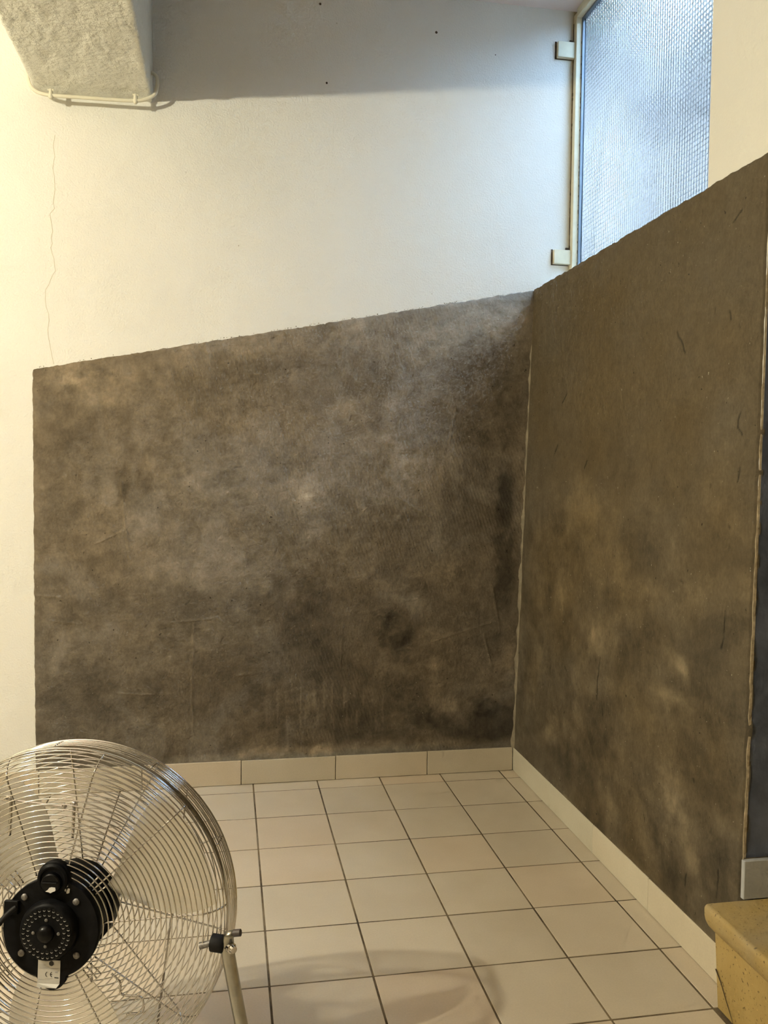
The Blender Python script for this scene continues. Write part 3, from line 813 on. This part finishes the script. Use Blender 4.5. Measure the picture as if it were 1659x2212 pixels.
# ------------------------------------------------------------------ step of the stair
def m_terrazzo():
    m, nt, bs = nm('yellow_terrazzo')
    g = nt.nodes.new('ShaderNodeTexCoord').outputs['Object']
    base = ramp(nt, noise(nt, g, 8, 4), [(.3, (.35, .245, .080)), (.7, (.45, .325, .12))])
    spk = ramp(nt, noise(nt, g, 170, 2), [(.30, (.28, .24, .18)), (.36, (1, 1, 1))])
    spl = ramp(nt, noise(nt, g, 160, 2), [(.68, (1, 1, 1)), (.72, (1.35, 1.3, 1.2))])
    gr = ramp(nt, noise(nt, g, 3.2, 3), [(.52, (0, 0, 0)), (.66, (1, 1, 1))])
    c = mixc(nt, mixc(nt, base, spk, 1.0, 'MULTIPLY'), spl, 1.0, 'MULTIPLY')
    c = mixc(nt, c, (.34, .30, .22), mixc(nt, (0, 0, 0), gr, .55))
    nt.links.new(c, bs.inputs['Base Color'])
    bs.inputs['Roughness'].default_value = .5
    bump(nt, bs, [(noise(nt, g, 120, 3), .0015, .35)])
    return m
M['terrazzo'] = m_terrazzo()
step = empty('stone_step', (.2, -1.9, 0))
setp(step, 'yellow speckled terrazzo step with rounded nose at the wall end', 'step')
SXF = lambda p: (p[0] - .2, p[1] + 1.9, p[2])
YS0, YS1 = -1.2035, -2.8
def nose(x0, zt, th):
    pts = [(x0 + .30, zt), (x0 + .008, zt)]
    for a in np.linspace(PI / 2, PI, 5)[1:]:
        pts.append((x0 + .008 + .008 * math.cos(a), zt - .008 + .008 * math.sin(a)))
    pts += [(x0 + .0005, zt - .020), (x0 + .003, zt - .030), (x0 + .009, zt - .041), (x0 + .0195, zt - th), (x0 + .30, zt - th)]
    return pts
tr_ = MB(SXF)
tr_.prism(nose(-.026, .200, .052), 'y', YS0, YS1)
tr_.build('tread', M['terrazzo'], step, 40)
ri = MB(SXF)
ri.prism([(-.004, .149), (.006, .004), (.012, 0), (.28, 0), (.28, .149)], 'y', YS0 - .001, YS1)
riser = ri.build('riser', M['terrazzo'], step)
ck = MB(SXF)
pp = [(-.0015, -1.206, .078), (.000, -1.222, .060), (.002, -1.236, .036), (.003, -1.247, .020), (.0045, -1.256, .004)]
ck.tube(pp, [.0014, .0008, .0007, .0006, .0004], 5)
ck.build('crack', M['rust'], riser)
step2 = empty('stone_step', (.45, -1.9, 0))
setp(step2, 'second terrazzo step higher up the stair', 'step')
S2 = lambda p: (p[0] - .45, p[1] + 1.9, p[2])
MB(S2).prism(nose(.255, .372, .052), 'y', YS0, YS1).build('tread', M['terrazzo'], step2, 40)
MB(S2).box(.2801, 1.39, YS1, YS0 - .001, 0, .319).build('riser', M['terrazzo'], step2)

# ------------------------------------------------------------------ wall lamp (out of frame, lights the room)
lamp = empty('wall_lamp', (X0, LAMP_POS[1], LAMP_POS[2]))
setp(lamp, 'round glowing globe lamp on the side wall', 'lamp')
LXF = lambda p: (p[0] - X0, p[1] - LAMP_POS[1], p[2] - LAMP_POS[2])
lb = MB()
lb.lathe([(.06, 0), (.06, .012), (.045, .02), (.03, .10), (.03, LAMP_POS[0] - X0 - .05)], 24)
lb.xf = lambda p: (p[1], p[0], p[2])
lb.build('lamp_holder', M['frame'], lamp, 40)
mm, nt, bs = nm('glowing_globe')
em = node(nt, 'ShaderNodeEmission', Strength=LAMP_STRENGTH)
em.inputs['Color'].default_value = (*LAMP_COLOR, 1)
nt.links.new(em.outputs[0], nt.nodes['Material Output'].inputs['Surface'])
nt.nodes.remove(bs)
gb = MB(LXF)
R_ = .024
gb.lathe([(R_ * math.sin(a) + 1e-4, -R_ * math.cos(a)) for a in np.linspace(0, PI, 9)], 14, LAMP_POS)
gb.build('globe', mm, lamp, 180)

# ------------------------------------------------------------------ floor fan, seen from behind
FX, FY, FZ = -1.120, -1.260, .304
AZ, EL = .234, -.092
fan = empty('floor_fan', (FX, FY, 0), -AZ)
setp(fan, 'chrome wire cage floor fan with black motor housing, seen from behind', 'fan')
ce_, se_ = math.cos(EL), math.sin(EL)
def HX(p):                          # head frame (x across, y forward, z up) -> fan frame
    return (p[0], p[1] * ce_ - p[2] * se_, p[1] * se_ + p[2] * ce_ + FZ)
def ring(r, y, w, n=96, k=6):
    return MB(HX).tube([(r * math.cos(2 * PI * i / n), y, r * math.sin(2 * PI * i / n)) for i in range(n)], w, k, True, ref=(0, 1, 0))
# rear grille: chrome rim band + rings + spokes
rear_prof = [(.2495, -.010), (.2475, -.017), (.2440, -.024), (.2395, -.030), (.2345, -.0355), (.2285, -.0395), (.2220, -.042)]
r = .2143
while r > .074:
    rear_prof.append((r, -.042 - .006 * (1 - (r - .07) / .15)))
    r -= .0077
band = MB(HX)
band.lathe([(.2470, -.006), (.2500, -.006), (.2512, 0), (.2500, .006), (.2470, .006), (.2478, 0)], 128)
nb_ = 128 * 6
band.f = band.f[:-2] + [(5 * 128 + k_, 5 * 128 + (k_ + 1) % 128, (k_ + 1) % 128, k_) for k_ in range(128)]
rear = band.build('rear_grille', M['chrome'], fan, 50)
for (r, y) in rear_prof:
    ring(r, y, .00105 if r > .07 else .0015).build('wire_ring', M['chrome'], rear, 180)
def spoke(prof, th, y_in, w, rmin, rmax):
    pts = [(r * math.cos(th), y + y_in, r * math.sin(th)) for (r, y) in prof if rmin <= r <= rmax]
    return MB(HX).tube(pts, w, 6, ref=(0, 1, 0))
for deg in (111, 77, 43, 6, -33, -62, -100, -137, 178, 145):
    th = math.radians(deg)
    spoke(rear_prof, th, .0022, .0013, .06, .26).build('spoke', M['chrome'], rear, 180)
for deg in (43, -47, -137, 133):
    for dd in (-5.2, 5.2) if deg in (43, -137) else (-5.2, 0, 5.2):
        th = math.radians(deg + dd)
        spoke(rear_prof, th, .0022, .0012, .06, .102).build('short_spoke', M['chrome'], rear, 180)
# front grille
front = ring(.2485, .052, .0022, 128).build('front_grille', M['chrome'], fan, 180)
front_prof = [(.2495, .012), (.2500, .0195), (.2502, .027), (.2500, .0345), (.2495, .042), (.242, .060), (.234, .066)]
r = .2245
while r > .045:
    front_prof.append((r, .068 + .010 * (1 - (r - .04) / .19)))
    r -= .0098
for (r, y) in front_prof:
    ring(r, y, .00100, 96, 5).build('wire_ring', M['chrome'], front, 180)
for k_ in range(10):
    th = math.radians(25 + 36 * k_)
    spoke(front_prof, th, -.0022, .0013, .04, .26).build('spoke', M['chrome'], front, 180)
bd = MB(HX)
bd.lathe([(.046, .074), (.046, .080), (.040, .084), (.001, .085)], 32)
bd.build('front_badge', M['black_gloss'], front, 40)
# motor, hub and three blades
mo = MB(HX)
mo.lathe([(.050, -.046), (.060, -.044), (.062, -.020), (.062, .004), (.054, .012), (.020, .014)], 40)
mo.build('motor', M['black'], fan, 40)
hb = MB(HX)
hb.lathe([(.060, .018), (.066, .020), (.066, .046), (.058, .052), (.001, .054)], 36)
hub = hb.build('hub', M['black'], fan, 40)
for k_ in range(3):
    b = MB(HX)
    a0 = math.radians(18 + 120 * k_)
    nr, nc = 9, 9
    for sgn in (0, 1):
        for i in range(nr):
            q = i / (nr - 1)
            r = .058 + (.218 - .058) * q
            half = math.radians(13 + 17 * math.sin(min(1, q * 1.25) * PI * .62) - 9 * max(0, q - .75) * 4 * max(0, q - .75))
            for j in range(nc):
                p = j / (nc - 1) * 2 - 1
                th = a0 + half * p + .16 * q
                y = .033 - p * (.017 - .006 * q) + .006 * p * p + (.0006 if sgn else -.0006)
                b.v.append((r * math.cos(th), y, r * math.sin(th)))
    o_ = nr * nc
    for i in range(nr - 1):
        for j in range(nc - 1):
            a = i * nc + j
            b.f.append((a, a + 1, a + nc + 1, a + nc))
            b.f.append((o_ + a, o_ + a + nc, o_ + a + nc + 1, o_ + a + 1))
    rim_ = [j for j in range(nc)] + [i * nc + nc - 1 for i in range(1, nr)] + [(nr - 1) * nc + j for j in range(nc - 2, -1, -1)] + [i * nc for i in range(nr - 2, 0, -1)]
    for a, c in zip(rim_, rim_[1:] + rim_[:1]):
        b.f.append((a, o_ + a, o_ + c, c))
    b.build('blade', M['alu'], fan, 60)
# rear housing plate: disc with a lobe for the switch above and a tongue below
def outline():
    out = []
    for i in range(120):
        a = 2 * PI * i / 120
        x, z = .0715 * math.cos(a), .0715 * math.sin(a)
        out.append((a, .0715))
    pts = []
    for i in range(240):
        a = 2 * PI * i / 240
        d = Vector((math.cos(a), math.sin(a)))
        best = .0715
        for (cx, cz, rr) in ((.002, .072, .0245), (.004, -.066, .0215), (.002, -.064, .0215)):
            b = d.x * cx + d.y * cz
            disc = b * b - (cx * cx + cz * cz - rr * rr)
            if disc > 0: best = max(best, b + math.sqrt(disc))
        pts.append((d.x * best, d.y * best))
    return pts
ol = outline()
pl = MB(HX)
n_ = len(ol)
for (sc_, y) in ((1.0, -.0440), (1.0, -.0525), (.985, -.0540)):
    pl.v += [(x * sc_, y, z * sc_) for x, z in ol]
for k_ in range(2):
    for i in range(n_):
        j = (i + 1) % n_
        pl.f.append((k_ * n_ + i, k_ * n_ + j, (k_ + 1) * n_ + j, (k_ + 1) * n_ + i))
pl.f += [tuple(range(n_)), tuple(reversed(range(2 * n_, 3 * n_)))]
plate = pl.build('housing_plate', M['black'], fan, 40)
# round vented motor cover
cv = MB(HX)
cv.lathe([(.0430, -.053), (.0425, -.060), (.0405, -.0660), (.0375, -.0685), (.0345, -.0690), (.0130, -.0690)], 48)
cover = cv.build('motor_cover', M['black'], fan, 35)
vh, vl = MB(HX), MB(HX)
for (rr, cnt, off) in ((.0335, 30, 0), (.0268, 24, .1)):
    for k_ in range(cnt):
        th = 2 * PI * k_ / cnt + off
        cx, cz = rr * math.cos(th), rr * math.sin(th)
        vh.lathe([(.0002, -.0691), (.0022, -.0692), (.0022, -.0689)], 10, (cx, 0, cz))
        vl.tube([(cx + .0020 * math.cos(a), -.0692, cz + .0024 * math.sin(a)) for a in np.linspace(PI * 1.15, PI * 1.85, 7)], [.0002, .0004, .0005, .0006, .0005, .0004, .0002], 5, ref=(0, 1, 0))
vh.build('vent_holes', M['black_gloss'], cover)['kind'] = 'stuff'
vl.build('vent_lip_glints', M['lip_glint'], cover, 180)['kind'] = 'stuff'  # lower arcs only: caught light drawn as pale lips
cc = MB(HX)
cc.lathe([(.0125, -.068), (.0125, -.0725), (.0105, -.0765), (.006, -.0790), (.0004, -.0795)], 28)
cc.build('centre_cap', M['black_gloss'], cover, 50)
for (x, z) in ((0, .0185), (-.0185, 0), (0, -.0185), (.0185, 0)):
    MB(HX).lathe([(.0024, -.0685), (.0024, -.0700), (.0012, -.0706), (.0002, -.0707)], 10, (x, 0, z)).build('screw', M['screw'], cover, 40)
for (x, z) in ((-.040, .044), (.037, .040), (.040, -.036), (-.042, -.036)):
    MB(HX).lathe([(.0050, -.053), (.0050, -.0555), (.0035, -.0570), (.0003, -.0574)], 12, (x, 0, z)).build('screw', M['screw'], plate, 40)
# speed switch in the upper lobe
MB(HX).lathe([(.0235, -.053), (.0225, -.058), (.0195, -.0600), (.0175, -.0595), (.0165, -.0570)], 32, (.002, 0, .0715)).build('switch_housing', M['black'], fan, 40)
kb = MB(HX)
kb.lathe([(.0145, -.056), (.0140, -.0640), (.0125, -.0655), (.0003, -.0655)], 28, (.002, 0, .068))
knob = kb.build('switch_knob', M['black_gloss'], fan, 40)
MB(HX).bbox(-.010, .013, -.0685, -.0650, .0690, .0710, .0006).build('knob_grip', M['black'], knob)
def splash(cx, cz, a, b, rot, y, seed):
    rnd = random.Random(seed)
    pts = []
    for i in range(14):
        th = 2 * PI * i / 14
        q = rnd.uniform(.65, 1.1)
        x, z = a * q * math.cos(th), b * q * math.sin(th)
        pts.append((cx + x * math.cos(rot) - z * math.sin(rot), cz + x * math.sin(rot) + z * math.cos(rot)))
    m_ = MB(HX)
    m_.prism(pts, 'y', y, y - .0004)
    return m_
splash(.004, .060, .0085, .0040, .3, -.0655, 3).build('paint_splash', M['chip'], knob)
for q, (x, z, a, b, rr) in enumerate(((.0215, .0625, .0030, .0024, .4), (.0245, .0545, .0026, .0048, -.2), (.0205, .0560, .0012, .0024, 0))):
    splash(x, z, a, b, rr, -.0540, 10 + q).build('paint_splash', M['chip'], plate)
# silver rating label with its printed marks
lbm = MB(HX)
nl = 8
for i in range(nl + 1):
    z = -.0445 - .0375 * i / nl
    y = -.0546 - (.0030 * max(0, (i - 5) / 3) ** 2)
    lbm.v += [(-.0165, y, z), (.0165 - (.0035 if i == nl else 0), y - (.0012 if i == nl else 0), z)]
for i in range(nl):
    lbm.f.append((2 * i, 2 * i + 1, 2 * i + 3, 2 * i + 2))
b0 = len(lbm.v)
lbm.v += [(x, y + .0004, z) for x, y, z in lbm.v]
for i in range(nl):
    lbm.f.append((b0 + 2 * i, b0 + 2 * i + 2, b0 + 2 * i + 3, b0 + 2 * i + 1))
for i in range(nl):
    lbm.f += [(2 * i, 2 * i + 2, b0 + 2 * i + 2, b0 + 2 * i), (2 * i + 1, b0 + 2 * i + 1, b0 + 2 * i + 3, 2 * i + 3)]
lbm.f += [(0, b0, b0 + 1, 1), (2 * nl, 2 * nl + 1, b0 + 2 * nl + 1, b0 + 2 * nl)]
lab = lbm.build('rating_label', M['label'], plate)
setp(lab, 'silver sticker with printed CE mark')
pr = MB(HX)
ly = -.0550
def arc_strip(cx, cz, rad, w, a0, a1, n=12):
    vs_, fs = [], []
    for i in range(n + 1):
        a = a0 + (a1 - a0) * i / n
        for q in (rad - w / 2, rad + w / 2):
            vs_.append((cx + q * math.cos(a), ly, cz + q * math.sin(a)))
    for i in range(n):
        fs.append((2 * i, 2 * i + 1, 2 * i + 3, 2 * i + 2))
    pr.add(vs_, fs)
arc_strip(-.0010, -.0645, .0036, .0010, PI * .62, PI * 1.38)
arc_strip(.0060, -.0645, .0036, .0010, PI * .62, PI * 1.38)
pr.add([(.0026, ly, -.0640), (.0026, ly, -.0650), (.0052, ly, -.0650), (.0052, ly, -.0640)], [(0, 1, 2, 3)])
arc_strip(.0035, -.0490, .0018, .0036, 0, 2 * PI, 20)
pr.add([(.0085, ly, -.0680), (.0085, ly, -.0694), (.0145, ly, -.0698), (.0145, ly, -.0684)], [(0, 1, 2, 3)])
pr.build('label_print', M['ink'], lab)
pf = MB(HX)
for (x0, x1, z, h) in ((-.0150, -.0050, -.0515, .0006), (-.0150, .0000, -.0540, .0006), (-.0150, .0130, -.0560, .0005), (-.0060, .0060, -.0700, .0006), (-.0150, .0020, -.0718, .0006), (.0095, .0130, -.0600, .0022)):
    pf.add([(x0, ly, z), (x0, ly, z - h), (x1, ly, z - h), (x1, ly, z)], [(0, 1, 2, 3)])
pf.build('label_print', M['ink_light'], lab)
# power lead leaving the plate on the far side
pc = MB(HX)
pc.bbox(-.068, -.047, -.0605, -.0535, .020, .040, .001)
pc.build('cable_clamp', M['black'], fan)
pw = MB(HX)
pw.tube(smooth_path([(-.050, -.058, .031), (-.062, -.066, .020), (-.082, -.085, -.010), (-.105, -.10, -.060), (-.13, -.105, -.13), (-.16, -.10, -.22), (-.20, -.085, -.285), (-.30, -.06, -.290), (-.45, -.03, -.268)]), .0042, 8)
pw.build('power_lead', M['rubber'], fan, 180)
# bent wire carrying handle on the cage and a short bent wire following a bright mark low in the cage
hd = MB(HX)
hd.tube(smooth_path([(-.075, -.036, .125), (-.074, -.036, .170), (-.078, -.034, .181), (-.093, -.030, .179), (-.085, -.030, .176), (0, -.030, .1685), (.004, -.032, .171), (.020, -.034, .176), (.022, -.036, .168), (.021, -.036, .125)], 6), .0026, 7)
hd.build('wire_handle', M['chrome'], fan, 180)
hk = MB(HX)
hk.tube(smooth_path([(.085, -.034, -.070), (.098, -.034, -.082), (.102, -.036, -.098), (.128, -.036, -.100), (.134, -.036, -.108), (.132, -.036, -.122), (.110, -.036, -.126)], 6), .0020, 6)
hk.build('bent_wire', M['chrome'], fan, 180)
# tubular stand with pivots
for sx in (1, -1):
    px_, py_, pz_ = .259 * sx, -.045, .291
    st = MB()
    path = [(px_ + sx * .011, py_ - .008, pz_ + .022), (px_ + sx * .002, py_ - .004, pz_ + .016), (px_, py_, pz_ - .012), (px_ + sx * .004, py_, pz_ - .034), (px_ + sx * .0108, py_, pz_ - .07), (px_ + sx * .030, py_, .12),
            (px_ + sx * .050, py_, .026), (px_ + sx * .052, py_ - .02, .0115), (px_ + sx * .052, py_ - .15, .0100)]
    rr = [.0050, .0075, .0100, .0098, .0095, .0095, .0095, .0095, .0095]
    st.tube(path, rr, 14, ref=(0, 1, 0))
    leg = st.build('stand_leg', M['chrome_rough'], fan, 180)
    cap = MB()
    cap.tube([(px_ + sx * .010, py_ - .0075, pz_ + .0215), (px_ + sx * .0205, py_ - .009, pz_ + .0235)], .0052, 10, ref=(0, 1, 0))
    cap.build('tube_end', M['cap'], leg, 60)
    fc = MB()
    fc.tube([(px_ + sx * .052, py_ - .135, .0115), (px_ + sx * .052, py_ - .165, .0115)], .0114, 12)
    fc.build('rubber_foot', M['rubber'], leg, 60)
    pb = MB()
    pb.tube([(px_ - sx * .026, py_ + .004, pz_), (px_ - sx * .024, py_ + .004, pz_), (px_ - sx * .008, py_ + .001, pz_), (px_ - sx * .006, py_ + .001, pz_)], [.008, .0125, .0125, .010], 14)
    pb.build('pivot_knob', M['rubber'], fan, 50)
    wn_ = MB()
    wn_.tube([(px_ - sx * .042, py_ + .004, pz_ - .006), (px_ - sx * .026, py_ + .004, pz_ - .001)], [.0055, .0045], 8)
    wn_.build('wing_nut', M['screw'], fan, 50)
    bo = MB()
    bo.tube([(px_ + sx * .000, py_ - .002, pz_), (px_ + sx * .0085, py_ - .010, pz_), (px_ + sx * .0090, py_ - .0105, pz_), (px_ + sx * .0125, py_ - .014, pz_)], [.0075, .0075, .0058, .0050], 12)
    bo.build('pivot_bolt', M['chrome'], fan, 40)
cr = MB()
cr.tube([(-.311, .010, .0115), (.311, .010, .0115)], .0100, 12)
cr.tube([(-.311, py_, .0150), (-.311, .03, .0115)], .0095, 10)
cr.tube([(.311, py_, .0150), (.311, .03, .0115)], .0095, 10)
cr.build('stand_crossbar', M['chrome_rough'], fan, 60)
